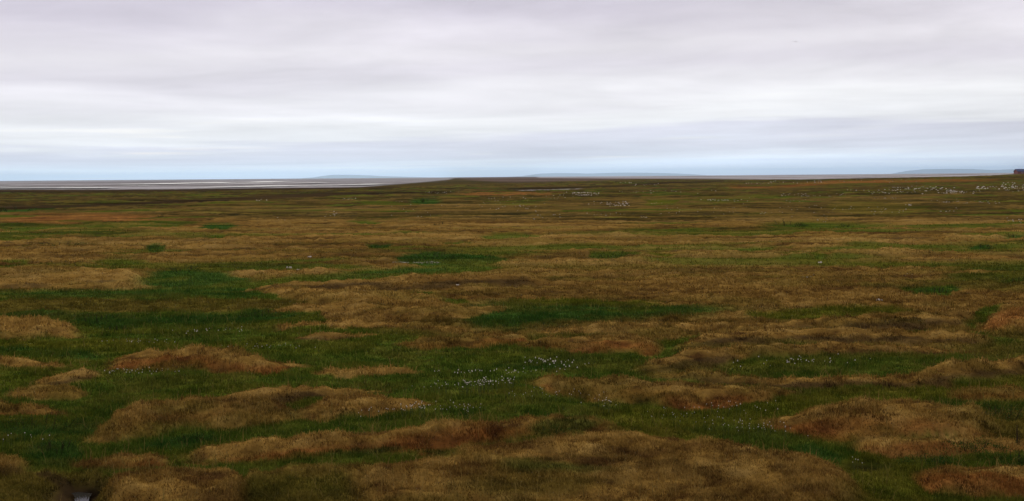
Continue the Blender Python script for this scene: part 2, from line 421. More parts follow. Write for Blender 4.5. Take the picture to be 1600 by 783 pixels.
    for kind, pts, soft in TOPS:
        xs = [p[0] for p in pts]
        idx = np.nonzero((fx > min(xs) - 40) & (fx < max(xs) + 40) & (fy > min(p[1] for p in pts) - 40) & (fy < max(p[2] for p in pts) + 40))[0]
        if idx.size:
            paint(idx, zone_mask(fx[idx] + wx[idx] * 50, fy[idx] + wy[idx] * 16, pts, soft) * .6, kind)
    # colour mottling
    v = (ts - .5) * .9 * fine
    for k, (size, amp_, ins, outs) in enumerate(((.28, 1.9, 0, 34), (.8, 1.05, 0, 60), (2.2, 1.7, 32, 150), (6, 1.7, 40, 420), (20, 1.5, 110, 1500), (80, 1.9, 300, 6000), (350, 2.2, 1000, 40000))):
        wk = (sstep(ins * .6, ins * 1.5, d) if ins else 1) * (1 - sstep(outs * .6, outs * 1.4, d))
        v = v + (fbm(X / (size if size < 1 else size * 1.9), Y / (size * (.8 if size < 1 else .6)), 101 + 7 * k, 3) - .5) * amp_ * wk
    hi_ = np.clip(v, 0, 1)[:, None]; lo_ = np.clip(-v * 1.25, 0, 1)[:, None]
    return z, c1 + (c2 - c1) * hi_ + (c3 - c1) * lo_, ln, d, (c1, c2, c3)


PUDDLE = tuple(float(v) for v in ground_at(123, 771, -.12))
HOLE = tuple(float(v) for v in ground_at(1356, 727))


# ------------------------------------------------------------------ helpers
def tag(o, label=None, cat=None, group=None, kind=None):
    if label: o['label'] = label
    if cat: o['category'] = cat
    if group: o['group'] = group
    if kind: o['kind'] = kind
    return o


def link(name, me, mat=None, parent=None):
    o = bpy.data.objects.new(name, me)
    COL.objects.link(o)
    if mat is not None:
        for m in (mat if isinstance(mat, (list, tuple)) else [mat]):
            me.materials.append(m)
    if parent is not None: o.parent = parent
    return o


def empty(name, loc):
    o = bpy.data.objects.new(name, None)
    o.empty_display_size = .2
    COL.objects.link(o); o.location = loc
    return o


def mesh_np(name, V, loops, starts, totals, colors=None, smooth=False, mats=None):
    me = bpy.data.meshes.new(name)
    me.vertices.add(len(V)); me.vertices.foreach_set('co', np.ascontiguousarray(V, np.float32).ravel())
    me.loops.add(len(loops)); me.loops.foreach_set('vertex_index', np.ascontiguousarray(loops, np.int32))
    me.polygons.add(len(starts))
    me.polygons.foreach_set('loop_start', np.ascontiguousarray(starts, np.int32))
    me.polygons.foreach_set('loop_total', np.ascontiguousarray(totals, np.int32))
    if mats is not None: me.polygons.foreach_set('material_index', np.ascontiguousarray(mats, np.int32))
    me.polygons.foreach_set('use_smooth', np.full(len(starts), smooth, bool))
    if colors is not None:
        at = me.attributes.new('plant_colour', 'FLOAT_COLOR', 'POINT')
        rgba = np.ones((len(V), 4), np.float32); rgba[:, :3] = colors
        at.data.foreach_set('color', rgba.ravel())
    me.update(calc_edges=True)
    return me


def new_mat(name, rough=.9, spec=.1, color=(.1, .1, .1)):
    m = bpy.data.materials.new(name); m.use_nodes = True
    b = m.node_tree.nodes['Principled BSDF']
    b.inputs['Base Color'].default_value = (*color, 1)
    b.inputs['Roughness'].default_value = rough
    b.inputs['Specular IOR Level'].default_value = spec
    return m, m.node_tree, b


def attr_mat(name, noise_scale, strength, rough=.95, spec=0.0, transl=0.0):
    m, nt, b = new_mat(name, rough, spec)
    at = nt.nodes.new('ShaderNodeAttribute'); at.attribute_name = 'plant_colour'
    geo = nt.nodes.new('ShaderNodeNewGeometry')
    nz = nt.nodes.new('ShaderNodeTexNoise'); nz.inputs['Scale'].default_value = noise_scale
    nz.inputs['Detail'].default_value = 5; nz.inputs['Roughness'].default_value = .65
    nt.links.new(geo.outputs['Position'], nz.inputs['Vector'])
    mr = nt.nodes.new('ShaderNodeMapRange')
    mr.inputs[1].default_value = .25; mr.inputs[2].default_value = .75
    mr.inputs[3].default_value = 1 - strength; mr.inputs[4].default_value = 1 + strength
    nt.links.new(nz.outputs[0], mr.inputs[0])
    mx = nt.nodes.new('ShaderNodeVectorMath'); mx.operation = 'SCALE'
    nt.links.new(at.outputs['Color'], mx.inputs[0]); nt.links.new(mr.outputs[0], mx.inputs['Scale'])
    nt.links.new(mx.outputs[0], b.inputs['Base Color'])
    return m


def translucent(m, amount):
    nt_ = m.node_tree; b_ = nt_.nodes['Principled BSDF']; o_ = nt_.nodes['Material Output']
    t_ = nt_.nodes.new('ShaderNodeBsdfTranslucent'); x_ = nt_.nodes.new('ShaderNodeMixShader')
    nt_.links.new(b_.inputs['Base Color'].links[0].from_socket, t_.inputs['Color'])
    x_.inputs[0].default_value = amount
    nt_.links.new(b_.outputs[0], x_.inputs[1]); nt_.links.new(t_.outputs[0], x_.inputs[2]); nt_.links.new(x_.outputs[0], o_.inputs['Surface'])


M_ground = attr_mat('tundra_turf', 6.0, .35)
M_grass = attr_mat('grass_blades', 1.2, .15)
M_leaf = attr_mat('willow_leaves', 3.0, .25, .85, 0)

translucent(M_grass, .3); translucent(M_leaf, .3)

# ------------------------------------------------------------------ ground sheet
def ramp(a, b, step):
    k = int(math.ceil(math.log(b / a) / math.log(1 + step)))
    return np.geomspace(a, b, k, endpoint=False)


R = np.concatenate([[.02], ramp(1.0, 9, .07), ramp(9, 45, .0036), ramp(45, 420, .0042), ramp(420, 3500, .008), ramp(3500, 80000, .05), [80000]])
lim = math.radians(28); lim2 = math.radians(48)
A = np.concatenate([np.linspace(-lim2, -lim, 150)[:-1], np.linspace(-lim, lim, 960), np.linspace(lim, lim2, 150)[1:], np.linspace(lim2, 2 * math.pi - lim2, 80)[1:-1]])
nr, na = len(R), len(A)
RR, AA = np.meshgrid(R, A, indexing='ij')
GX = (RR * np.sin(AA)).ravel(); GY = (RR * np.cos(AA)).ravel()
gz, gc, _, _, _ = field(GX, GY)
i = np.arange(nr - 1)[:, None]; j = np.arange(na)[None, :]
j2 = (j + 1) % na
q = np.stack([np.broadcast_to(i * na + j, (nr - 1, na)), np.broadcast_to(i * na + j2, (nr - 1, na)),
              np.broadcast_to((i + 1) * na + j2, (nr - 1, na)), np.broadcast_to((i + 1) * na + j, (nr - 1, na))], -1).reshape(-1, 4)
q = q[:, ::-1]
me = mesh_np('ground', np.stack([GX, GY, gz], 1), q.ravel(), np.arange(len(q)) * 4, np.full(len(q), 4), gc, True)
tag(link('ground', me, M_ground), kind='structure')
del GX, GY, gz, gc, q, RR, AA


# ------------------------------------------------------------------ grass: blades over the near and middle ground
def blades(X, Y, Z, length, width, colr, lean, bend=True):
    n = len(X)
    a = rng.uniform(0, 2 * math.pi, n); sx, sy = np.cos(a), np.sin(a)
    la = rng.uniform(0, 2 * math.pi, n); le = lean * np.abs(rng.normal(0, 1, n))
    lx, ly = np.cos(la) * le, np.sin(la) * le
    base = np.stack([X, Y, Z - .02], 1)
    side = np.stack([sx, sy, np.zeros(n)], 1) * (width / 2)[:, None]
    midp = base + np.stack([lx * length * .35, ly * length * .35, length * .62], 1)
    tip = base + np.stack([lx * length * 1.05, ly * length * 1.05, length * np.clip(1.02 - .25 * le, .4, 1)], 1)
    V = np.stack([base - side, base + side, midp + side * .7, midp - side * .7, tip], 1).reshape(-1, 3)
    o = np.arange(n)[:, None] * 5
    loops = np.concatenate([o + np.array([[0, 1, 2, 3]]), o + np.array([[3, 2, 4]])], 1).ravel()
    st = (np.arange(n)[:, None] * 7 + np.array([[0, 4]])).ravel()
    tt = np.tile([4, 3], n)
    C = np.repeat(colr, 5, axis=0)
    return V, loops, st, tt, C


def sow(n, y0, y1, power, wpx, lscale, x0=-110, x1=1710):
    px = rng.uniform(x0, x1, n)
    py = y0 + (y1 - y0) * rng.uniform(0, 1, n) ** power
    X, Y = ground_at(px, py)
    z, c, ln, d, (c1, c2, c3) = field(X, Y)
    r = rng.uniform(0, 1, n); c0 = c.copy()
    # blade by blade: mostly the local tint, some straw, some dark, some green
    tsp = vnoise(X / .16, Y / .14, 141) * .6 + vnoise(X / .5, Y / .4, 142) * .4 + (r - .5) * .35
    c = c + (c2 - c) * sstep(.60, .78, tsp)[:, None] * .8
    c = c + (c3 - c) * sstep(.42, .24, tsp)[:, None] * .85
    c = np.where(((r > .80) & (r < .85))[:, None], .5 * c1 + .5 * np.array([.07, .07, .012]), c)
    sp = (1 - .75 * sstep(22, 75, d))[:, None]
    c = c0 + (c - c0) * sp
    c = c * (1 + (rng.uniform(.72, 1.30, n)[:, None] - 1) * sp)
    patch = fbm(X / .5, Y / .42, 131, 2)
    L = ln * rng.uniform(.45, 1.25, n) * lscale * (.62 + .85 * sstep(.30, .72, patch))
    L = np.minimum(L, (5.5 - 2.5 * sstep(18, 60, d)) * d / 1098 * rng.uniform(.5, 1.1, n) + .02)
    Wd = np.maximum(.004, d * wpx / 1098.0) * rng.uniform(.7, 1.3, n)
    k = (ln > .045) & (d < 420)
    return X[k], Y[k], z[k], L[k], Wd[k], c[k], d[k]


def straws(n, y0, y1):
    # lone dead stems and long bent blades standing out of the turf
    X, Y, Z, L, Wd, C, D = sow(n, y0, y1, 1.2, .5, 1.0)
    L = rng.uniform(.12, .30, len(L)); Wd = np.maximum(.003, D * .5 / 1098)
    tint = rng.uniform(0, 1, len(L))[:, None]
    C = C * .5 + .5 * ((1 - tint) * np.array([.33, .22, .07]) + tint * np.array([.12, .11, .03]))
    k = fbm(X / 1.6, Y / 1.3, 211, 2) > .46
    return [v[k] for v in (X, Y, Z, L, Wd, C, D)]


parts = [straws(9000, 480, 960), sow(620000, 500, 960, 1.15, .75, 1.0), sow(270000, 345, 505, .62, .75, .9),
         sow(85000, 400, 960, 1.0, 1.3, 1.0, -1150, -110), sow(85000, 400, 960, 1.0, 1.3, 1.0, 1710, 2750)]
X, Y, Z, L, Wd, C, D = (np.concatenate([p[k] for p in parts]) for k in range(7))
dry = C[:, 0] > C[:, 1] * 1.12
for name, msk, ln_ in (('dry_grass', dry, .75), ('sedge', ~dry, .45)):
    V, lo, st, tt, cc = blades(X[msk], Y[msk], Z[msk], L[msk], Wd[msk], C[msk], ln_)
    me = mesh_np(name, V, lo, st, tt, cc)
    o = link(name, me, M_grass)
    if name == 'dry_grass':
        tag(o, 'short brown and straw coloured dry grass covering the raised tundra hummocks', 'grass', kind='stuff')
    else:
        tag(o, 'dark green sedge growing in the wet hollows between brown hummocks', 'sedge', kind='stuff')
del V, lo, st, tt, cc, X, Y, Z, L, Wd, C, D, parts

# ------------------------------------------------------------------ world: overcast sky
SUN_EL, SUN_AZ = math.radians(29), math.radians(-14)     # azimuth from +Y towards +X
w = bpy.data.worlds.new('World'); sc.world = w; w.use_nodes = True
nt = w.node_tree; nt.nodes.clear()
out = nt.nodes.new('ShaderNodeOutputWorld')
N = nt.nodes.new; Lk = nt.links.new
sky = N('ShaderNodeTexSky'); sky.sky_type = 'NISHITA'; sky.sun_disc = False
sky.sun_elevation = SUN_EL; sky.sun_rotation = SUN_AZ
sky.air_density = 1.0; sky.dust_density = .6; sky.ozone_density = 2.0
bg1 = N('ShaderNodeBackground'); bg1.inputs[1].default_value = .1
Lk(sky.outputs[0], bg1.inputs[0])
tc = N('ShaderNodeTexCoord'); sep = N('ShaderNodeSeparateXYZ'); Lk(tc.outputs['Generated'], sep.inputs[0])


def math_node(op, a, b=None, clamp=False):
    m = N('ShaderNodeMath'); m.operation = op; m.use_clamp = clamp
    for k, v in enumerate((a, b)):
        if v is None: continue
        if isinstance(v, (int, float)): m.inputs[k].default_value = v
        else: Lk(v, m.inputs[k])
    return m.outputs[0]


hyp = math_node('SQRT', math_node('ADD', math_node('MULTIPLY', sep.outputs[0], sep.outputs[0]), math_node('MULTIPLY', sep.outputs[1], sep.outputs[1])))
elev = math_node('ARCTAN2', sep.outputs[2], hyp)            # radians above the horizon


def cloud_noise(kx, ky, kz, scale, detail, rough, dist=0.0, off=(0, 0, 0)):
    # cloud sheet seen edge on: stretched along the horizon, finer towards it
    cmb = N('ShaderNodeCombineXYZ')
    Lk(math_node('ADD', math_node('MULTIPLY', sep.outputs[0], kx), off[0]), cmb.inputs[0])
    Lk(math_node('ADD', math_node('MULTIPLY', sep.outputs[1], ky), off[1]), cmb.inputs[1])
    lg = math_node('LOGARITHM', math_node('ADD', math_node('MAXIMUM', elev, 0.0), .012), 2.718)
    Lk(math_node('ADD', math_node('MULTIPLY', lg, kz), off[2]), cmb.inputs[2])
    n_ = N('ShaderNodeTexNoise'); n_.inputs['Scale'].default_value = scale; n_.inputs['Detail'].default_value = detail
    n_.inputs['Roughness'].default_value = rough; n_.inputs['Distortion'].default_value = dist
    Lk(cmb.outputs[0], n_.inputs['Vector'])
    return n_.outputs[0]


n1 = cloud_noise(2.2, 1.0, 1.6, 1.0, 4, .5, .3, (3.1, 0, 0))
n2 = cloud_noise(5.0, 2.0, 6.0, 1.0, 5, .55, .2, (0, 4, 2))
# broad bands of the overcast by elevation, shifted by the noise
azs = math_node('MULTIPLY', math_node('MINIMUM', math_node('MAXIMUM', sep.outputs[0], -.5), .5), -.03)
e2 = math_node('ADD', math_node('ADD', elev, math_node('MULTIPLY', azs, math_node('MINIMUM', math_node('MULTIPLY', elev, 22), 1.0))), math_node('MULTIPLY', math_node('SUBTRACT', n1, .5), .065))
e3 = math_node('ADD', e2, math_node('MULTIPLY', math_node('SUBTRACT', n2, .5), .014))
ramp_n = N('ShaderNodeValToRGB'); ramp_n.color_ramp.interpolation = 'EASE'
Lk(math_node('DIVIDE', e3, .20, True), ramp_n.inputs[0])
stops = [(0.0, (.95, 1.05, 1.22)), (.03, (.94, 1.02, 1.14)), (.077, (.91, .95, 1.02)), (.12, (.81, .825, .91)), (.155, (.80, .80, .89)),
         (.20, (.95, .95, .968)), (.26, (.96, .955, .968)), (.36, (.88, .86, .895)), (.47, (.79, .755, .815)), (.57, (.85, .815, .865)),
         (.66, (.80, .76, .825)), (.78, (.68, .635, .725)), (1.0, (.62, .575, .665))]
els = ramp_n.color_ramp.elements
els[0].position, els[0].color = stops[0][0], (*stops[0][1], 1)
els[1].position, els[1].color = stops[-1][0], (*stops[-1][1], 1)
for p, c in stops[1:-1]:
    e = els.new(p); e.color = (*c, 1)
# soft billow contrast on top
n3 = cloud_noise(4.0, 1.5, 3.0, 1.0, 5, .55, .4, (8, 1, 5))
mr = N('ShaderNodeMapRange'); Lk(n3, mr.inputs[0])
mr.inputs[1].default_value = .3; mr.inputs[2].default_value = .7; mr.inputs[3].default_value = .84; mr.inputs[4].default_value = 1.12
vm = N('ShaderNodeVectorMath'); vm.operation = 'SCALE'
Lk(ramp_n.outputs[0], vm.inputs[0]); Lk(mr.outputs[0], vm.inputs['Scale'])
bg2 = N('ShaderNodeBackground'); bg2.inputs[1].default_value = 1.0
Lk(vm.outputs[0], bg2.inputs[0])
mixs = N('ShaderNodeMixShader')
cover = math_node('MULTIPLY', math_node('SUBTRACT', math_node('ADD', n2, .55), math_node('MULTIPLY', elev, -1.5)), 1.0, True)
Lk(cover, mixs.inputs[0]); Lk(bg1.outputs[0], mixs.inputs[1]); Lk(bg2.outputs[0], mixs.inputs[2])
Lk(mixs.outputs[0], out.inputs[0])

sun_d = bpy.data.lights.new('sun', 'SUN'); sun_d.energy = 1.5; sun_d.angle = math.radians(12); sun_d.color = (1, .95, .88)
sun = bpy.data.objects.new('sun', sun_d); COL.objects.link(sun)
sdir = Vector((math.cos(SUN_EL) * math.sin(SUN_AZ), math.cos(SUN_EL) * math.cos(SUN_AZ), math.sin(SUN_EL)))
sun.rotation_euler = sdir.to_track_quat('Z', 'Y').to_euler()
sun.location = (0, 0, 60)

# ------------------------------------------------------------------ water
def water_mat(name, rough, bump):
    m, nt_, b = new_mat(name, rough, .5, (.030, .028, .022))
    b.inputs['IOR'].default_value = 1.33
    nz = nt_.nodes.new('ShaderNodeTexNoise'); nz.inputs['Scale'].default_value = 3
    bp = nt_.nodes.new('ShaderNodeBump'); bp.inputs['Strength'].default_value = bump
    g = nt_.nodes.new('ShaderNodeNewGeometry'); nt_.links.new(g.outputs['Position'], nz.inputs['Vector'])
    nt_.links.new(nz.outputs[0], bp.inputs['Height']); nt_.links.new(bp.outputs[0], b.inputs['Normal'])
    return m


M_lagoon = water_mat('lagoon_water', .55, .5)
M_puddle = water_mat('puddle_water', .05, .05)
M_puddle.node_tree.nodes['Principled BSDF'].inputs['Specular IOR Level'].default_value = .14


def sheet(name, xs, ytop, ybot, zoff, mat):
    V = []; 
    zz = max(float(np.max(base_z(*ground_at(np.array(xs, float), np.array(ytop, float))))), float(np.max(base_z(*ground_at(np.array(xs, float), np.array(ybot, float)))))) + zoff
    for arr in (ytop, ybot):
        for x, y in zip(xs, arr):
            gx, gy = ground_at(x, y, zz); V.append((float(gx), float(gy), zz))
    n = len(xs)
    F_ = [(k, k + n, k + n + 1, k + 1) for k in range(n - 1)]
    me = bpy.data.meshes.new(name); me.from_pydata(V, [], F_); me.update()
    return tag(link(name, me, mat), kind='structure')


def strip(x0, x1, knots, thick, seed, zoff):
    xs = np.arange(x0, x1 + 1, 10.0)
    mid_ = np.interp(xs, [k[0] for k in knots], [k[1] for k in knots])
    n_ = fbm(xs / 70, xs * 0 + seed, 5, 3); m_ = fbm(xs / 110, xs * 0 + seed + 7, 6, 2)
    th = np.clip((n_ - .34) * 3.2, .02, 1.3) * thick * .72 * np.clip(np.minimum(xs - x0, x1 - xs) / 120 + .02, .02, 1)
    mid_ = mid_ + (m_ - .5) * 1.1
    sheet('lagoon_water', list(xs), list(mid_ - th / 2), list(mid_ + th / 2), zoff, M_lagoon)


strip(-300, 700, [(-300, 295.2), (0, 294), (250, 293), (450, 290.6), (600, 287.6), (700, 284.6)], 1.9, 1, .22)
strip(-300, 560, [(-300, 290.5), (0, 288.6), (200, 287.2), (400, 284.4), (560, 282.4)], 1.6, 3, .30)
strip(-300, 330, [(-300, 292.6), (0, 291.4), (330, 288.8)], 1.3, 9, .26)
strip(300, 640, [(300, 287.6), (450, 286), (640, 283.2)], 1.0, 14, .30)

# puddle in the peat hole
gx, gy = PUDDLE
zp = float(field(np.array([gx]), np.array([gy]))[0][0])
V = []
for k in range(32):
    a = 2 * math.pi * k / 32
    r = 1 + .14 * math.sin(3 * a + 1) + .10 * math.sin(5 * a)
    yy = (.46 if math.sin(a) < 0 else .10) * r * math.sin(a)
    V.append((gx + .03 + .125 * r * math.cos(a) - .45 * yy, gy + yy, zp + .06))
me = bpy.data.meshes.new('puddle_water'); me.from_pydata(V, [], [list(range(32))]); me.update()
tag(link('puddle_water', me, M_puddle), kind='structure')

# ------------------------------------------------------------------ blue hills on the far shore
M_hill, hnt, hb = new_mat('hill_tundra', .95, .05, (.05, .06, .04))
hz = hnt.nodes.new('ShaderNodeTexNoise'); hz.inputs['Scale'].default_value = .004; hz.inputs['Detail'].default_value = 6
hg = hnt.nodes.new('ShaderNodeNewGeometry'); hnt.links.new(hg.outputs['Position'], hz.inputs['Vector'])
hr = hnt.nodes.new('ShaderNodeValToRGB'); hr.color_ramp.elements[0].color = (.035, .05, .035, 1); hr.color_ramp.elements[1].color = (.09, .09, .06, 1)
hnt.links.new(hz.outputs[0], hr.inputs[0]); hnt.links.new(hr.outputs[0], hb.inputs['Base Color'])


def hill(xs, ys, Y0, depth):
    n = 90; m = 18
    px = np.linspace(xs[0], xs[-1], n)
    top = np.interp(px, xs, ys)
    V = []; 
    for b in range(m):
        s = b / (m - 1) * 2 - 1
        for a in range(n):
            h_ = max(0.0, (horizon(px[a]) - top[a])) * Y0 / F + (EYE if top[a] < horizon(px[a]) else 0)
            k = max(0, 1 - s * s) ** 1.2
            Yk = Y0 + s * depth + 250 * (float(vnoise(np.array([px[a] / 25.]), np.array([b * .4]), 9)[0]) - .5)
            x = (px[a] - 800) / F * Yk
            zz = h_ * k * (1 + (.18 * (float(vnoise(np.array([px[a] / 9.]), np.array([b * .8]), 12)[0]) - .5) if 0 < k < .95 else 0))
            V.append((x, Yk, zz - .8))
    F_ = [(b * n + a, b * n + a + 1, (b + 1) * n + a + 1, (b + 1) * n + a) for b in range(m - 1) for a in range(n - 1)]
    me = bpy.data.meshes.new('hill'); me.from_pydata(V, [], F_)
    me.polygons.foreach_set('use_smooth', np.full(len(F_), True)); me.update()
    return tag(link('hill', me, M_hill), kind='structure')


K_ = 1
hill([470, 490, 505, 520, 540, 560, 580, 600, 640, 690], [278.8, 277.2, 275, 273.2, 273.2, 273.3, 274.2, 275.2, 276.4, 277.6], 58649, 3800)
hill([780, 815, 830, 845, 870, 895, 920, 950, 985, 1020, 1045, 1080, 1110], [277, 275.4, 273.3, 271.3, 270.4, 270.6, 271.2, 270.2, 269.8, 270.1, 270.6, 272, 274.2], 60949, 3800)
hill([1390, 1405, 1420, 1445, 1480, 1520, 1545, 1560, 1590, 1620, 1680], [272, 269, 266.6, 264.4, 263.8, 264.2, 265.4, 265.2, 264.2, 263.6, 263], 57499, 3800)

# ------------------------------------------------------------------ haze
bm_v = [(x, y, z) for z in (-2.6, 420) for (x, y) in ((-84000, -84000), (84000, -84000), (84000, 84000), (-84000, 84000))]
me = bpy.data.meshes.new('haze')
me.from_pydata(bm_v, [], [(3, 2, 1, 0), (4, 5, 6, 7), (0, 1, 5, 4), (1, 2, 6, 5), (2, 3, 7, 6), (3, 0, 4, 7)]); me.update()
M_haze = bpy.data.materials.new('haze_air'); M_haze.use_nodes = True
M_haze.node_tree.nodes.clear()
ho = M_haze.node_tree.nodes.new('ShaderNodeOutputMaterial'); hv = M_haze.node_tree.nodes.new('ShaderNodeVolumePrincipled')
hv.inputs['Color'].default_value = (.60, .82, 1.0, 1); hv.inputs['Density'].default_value = 2.3e-5; hv.inputs['Anisotropy'].default_value = .62
M_haze.node_tree.links.new(hv.outputs[0], ho.inputs['Volume'])
tag(link('haze', me, M_haze), 'thin blue air haze over the far shore', 'haze', kind='stuff')


# ------------------------------------------------------------------ willow shrubs
def shrub(cx, cy, hw, hh, height, label, nleaf, tone=(.030, .066, .010), group=None, name='willow_shrub', upright=False):
    """low willow: crowded leafy twigs over an uneven patch of ground"""
    gx, gy = (float(v) for v in ground_at(cx, cy))
    for _ in range(3):
        zc = float(field(np.array([gx]), np.array([gy]))[0][0])
        gx, gy = (float(v) for v in ground_at(cx, cy, zc))
    dist = math.hypot(gx, gy)
    rx = hw * dist / F
    ry = max(rx * .3, min(hh * dist * dist / (EYE * F), rx * 2.2)) if not upright else rx
    nc = max(6, int(nleaf / 60))
    ang = rng.uniform(0, 2 * math.pi, nc); rad = np.sqrt(rng.uniform(0, 1, nc))
    ex, ey = rx * rad * np.cos(ang), ry * rad * np.sin(ang)
    hh_ = height * (1 - .75 * rad ** 2) * rng.uniform(.6, 1.1, nc)
    k = rng.integers(0, nc, nleaf)
    cr = (.55 if not upright else .35) * min(rx, ry, .5) + .03
    g1, g2, g3 = rng.normal(0, 1, (3, nleaf))
    lx = ex[k] + g1 * cr * .5; ly = ey[k] + g2 * cr * .5
    X_, Y_ = gx + lx, gy + ly
    zg = field(X_, Y_)[0]
    lz = zg + np.clip(hh_[k] * (.62 + .3 * g3), .01, None)
    size = max(.028, .9 * dist / 1098) * rng.uniform(.6, 1.3, nleaf)
    a = rng.uniform(0, 2 * math.pi, nleaf); tilt = rng.normal(.5, .5, nleaf)
    d1 = np.stack([np.cos(a) * np.cos(tilt), np.sin(a) * np.cos(tilt), np.sin(tilt)], 1) * size[:, None]
    d2 = np.stack([-np.sin(a), np.cos(a), rng.normal(0, .4, nleaf)], 1) * (size * .32)[:, None]
    P = np.stack([X_, Y_, lz], 1)
    V = np.stack([P - d1 * .5, P + d2 * .5, P + d1 * .5, P - d2 * .5], 1).reshape(-1, 3)
    colr = np.array(tone)[None] * rng.uniform(.55, 1.5, nleaf)[:, None]
    grey = rng.uniform(0, 1, nleaf) < .12
    colr[grey] = colr[grey] * .6 + np.array([.04, .062, .022]) * .6
    C = np.repeat(colr, 4, 0)
    loops = np.arange(nleaf * 4); st = np.arange(nleaf) * 4; tt = np.full(nleaf, 4)
    # woody twigs from the root collar to every clump
    tv = []; tl = []
    o0 = nleaf * 4
    zr = field(gx + ex, gy + ey)[0]
    tw = max(.006, .35 * dist / 1098)
    for q in range(nc):
        b = Vector((gx + ex[q] * .8, gy + ey[q] * .8, zr[q] - .03)); t = Vector((gx + ex[q], gy + ey[q], zr[q] + hh_[q] * .9))
        for z_, r_ in ((b, tw), (t, tw * .5)):
            tv += [(z_.x + r_, z_.y, z_.z), (z_.x - r_ * .5, z_.y + r_ * .87, z_.z), (z_.x - r_ * .5, z_.y - r_ * .87, z_.z)]
        n0 = o0 + q * 6
        for e in range(3):
            tl += [n0 + e, n0 + (e + 1) % 3, n0 + 3 + (e + 1) % 3, n0 + 3 + e]
    V = np.concatenate([V, np.array(tv)]); C = np.concatenate([C, np.tile(np.array([[.05, .035, .02]]), (len(tv), 1))])
    loops = np.concatenate([loops, np.array(tl)])
    nq = len(tl) // 4
    st = np.arange(nleaf + nq) * 4; tt = np.full(nleaf + nq, 4)
    V = V - np.array([gx, gy, zc])
    me = mesh_np(name, V, loops, st, tt, C)
    o = link(name, me, M_leaf); o.location = (gx, gy, zc)
    return tag(o, label, 'shrub', group)


SH = 'low willow shrubs scattered over the tundra'
for args in [
    (1231, 353, 27, 4, .55, 'dark oval willow shrub right of centre just below the olive far band', 900),
    (92, 384, 42, 4.5, .32, 'long dark green willow shrub in the brown turf near the left edge', 1100),
    (590, 388, 13, 4, .30, 'small dark willow shrub in a notch left of centre among brown ridges', 500),
    (675, 404, 55, 7, .36, 'broad dark green willow shrub with a thin white cottongrass line at its foot', 2200),
    (958, 402, 36, 6, .28, 'bright green willow shrub with a dark brown bank below its right end', 1300),
    (880, 671, 38, 7, .07, 'blackish green willow shrub on the crest of the long rusty ridge', 1700),
    (60, 668, 92, 11, .20, 'wide lush willow shrub in the hollow at the left edge below a tan hummock', 3200),
    (1568, 651, 36, 8, .20, 'dark green willow shrub at the right edge beneath the topmost tan hummock there', 1800),
    (1590, 725, 32, 9, .20, 'blue green willow shrub cut by the right edge above the lowest rusty hummock', 1500),
    (1455, 725, 45, 6, .16, 'flat green willow shrub along the top left of the lowest right rusty hummock', 1500),
    (1520, 704, 50, 4.5, .15, 'thin strip of willow shrub between two tan ridges near the right edge', 1300),
    (305, 690, 42, 7, .15, 'dark green willow shrub in the wet strip between two long left hummocks', 1500),
    (1462, 458, 40, 4, .30, 'dark willow shrub lying in a green hollow right of centre among brown ridges', 1200),
    (1580, 441, 32, 4, .30, 'dark willow shrub at the right edge above the green hollow', 900),
    (152, 503, 34, 8, .25, 'blackish willow shrub in the left wet meadow beside a tan hummock tip', 1500),
    (185, 517, 24, 4, .18, 'small dark willow shrub just below the blackish one in the left wet meadow', 800),
    (412, 494, 30, 5, .22, 'dark willow shrub at the right end of the left wet meadow', 1000),
    (1315, 355, 16, 2.5, .40, 'tiny dark willow shrub to the right of the oval far shrub', 350),
    (668, 316, 22, 3, .9, 'far green willow shrub in the distant olive band left of centre', 450),
    (238, 389, 15, 5, .30, 'small green willow shrub between brown ridges in the left middle distance', 600),
    (1532, 387, 18, 4.5, .32, 'dark green willow shrub in a dip of the brown ridges near the right edge', 700),
    (1586, 372, 17, 4.5, .34, 'green willow shrub at the very right edge above the brown ridges', 600),
    (82, 706, 34, 10, .17, 'leafy pale green willow shrub beside the peaty puddle hole', 1500),
    (20, 330, 32, 3, .8, 'far dark willow shrub at the left edge below the dark track like strip', 500),
    (285, 424, 40, 6, .22, 'green willow shrub in the notch at the right end of the left brown ridge', 1300),
    (838, 508, 60, 9, .18, 'low dark willow shrub filling the green hollow at the centre of the meadow', 1900),
]:
    shrub(*args, group=SH)
shrub(253, 341, 8, 2, .38, 'single upright dark bush standing alone in the far left turf', 160, (.034, .05, .013), name='small_bush', upright=True)
shrub(686, 351.5, 8, 2, .36, 'single upright dark bush standing alone below the far olive band left of centre', 140, (.036, .046, .013), name='small_bush', upright=True)
shrub(1589, 692, 8, 8, .30, 'sparse brownish sprig standing up from the tan ridge at the right edge', 170, (.05, .045, .014), name='small_bush', upright=True)

# ------------------------------------------------------------------ cottongrass
M_cotton, cnt_, cb = new_mat('cotton_tuft', .9, .05, (.62, .57, .46))
M_stem, _, _ = new_mat('cottongrass_stem', .8, .1, (.07, .09, .02))


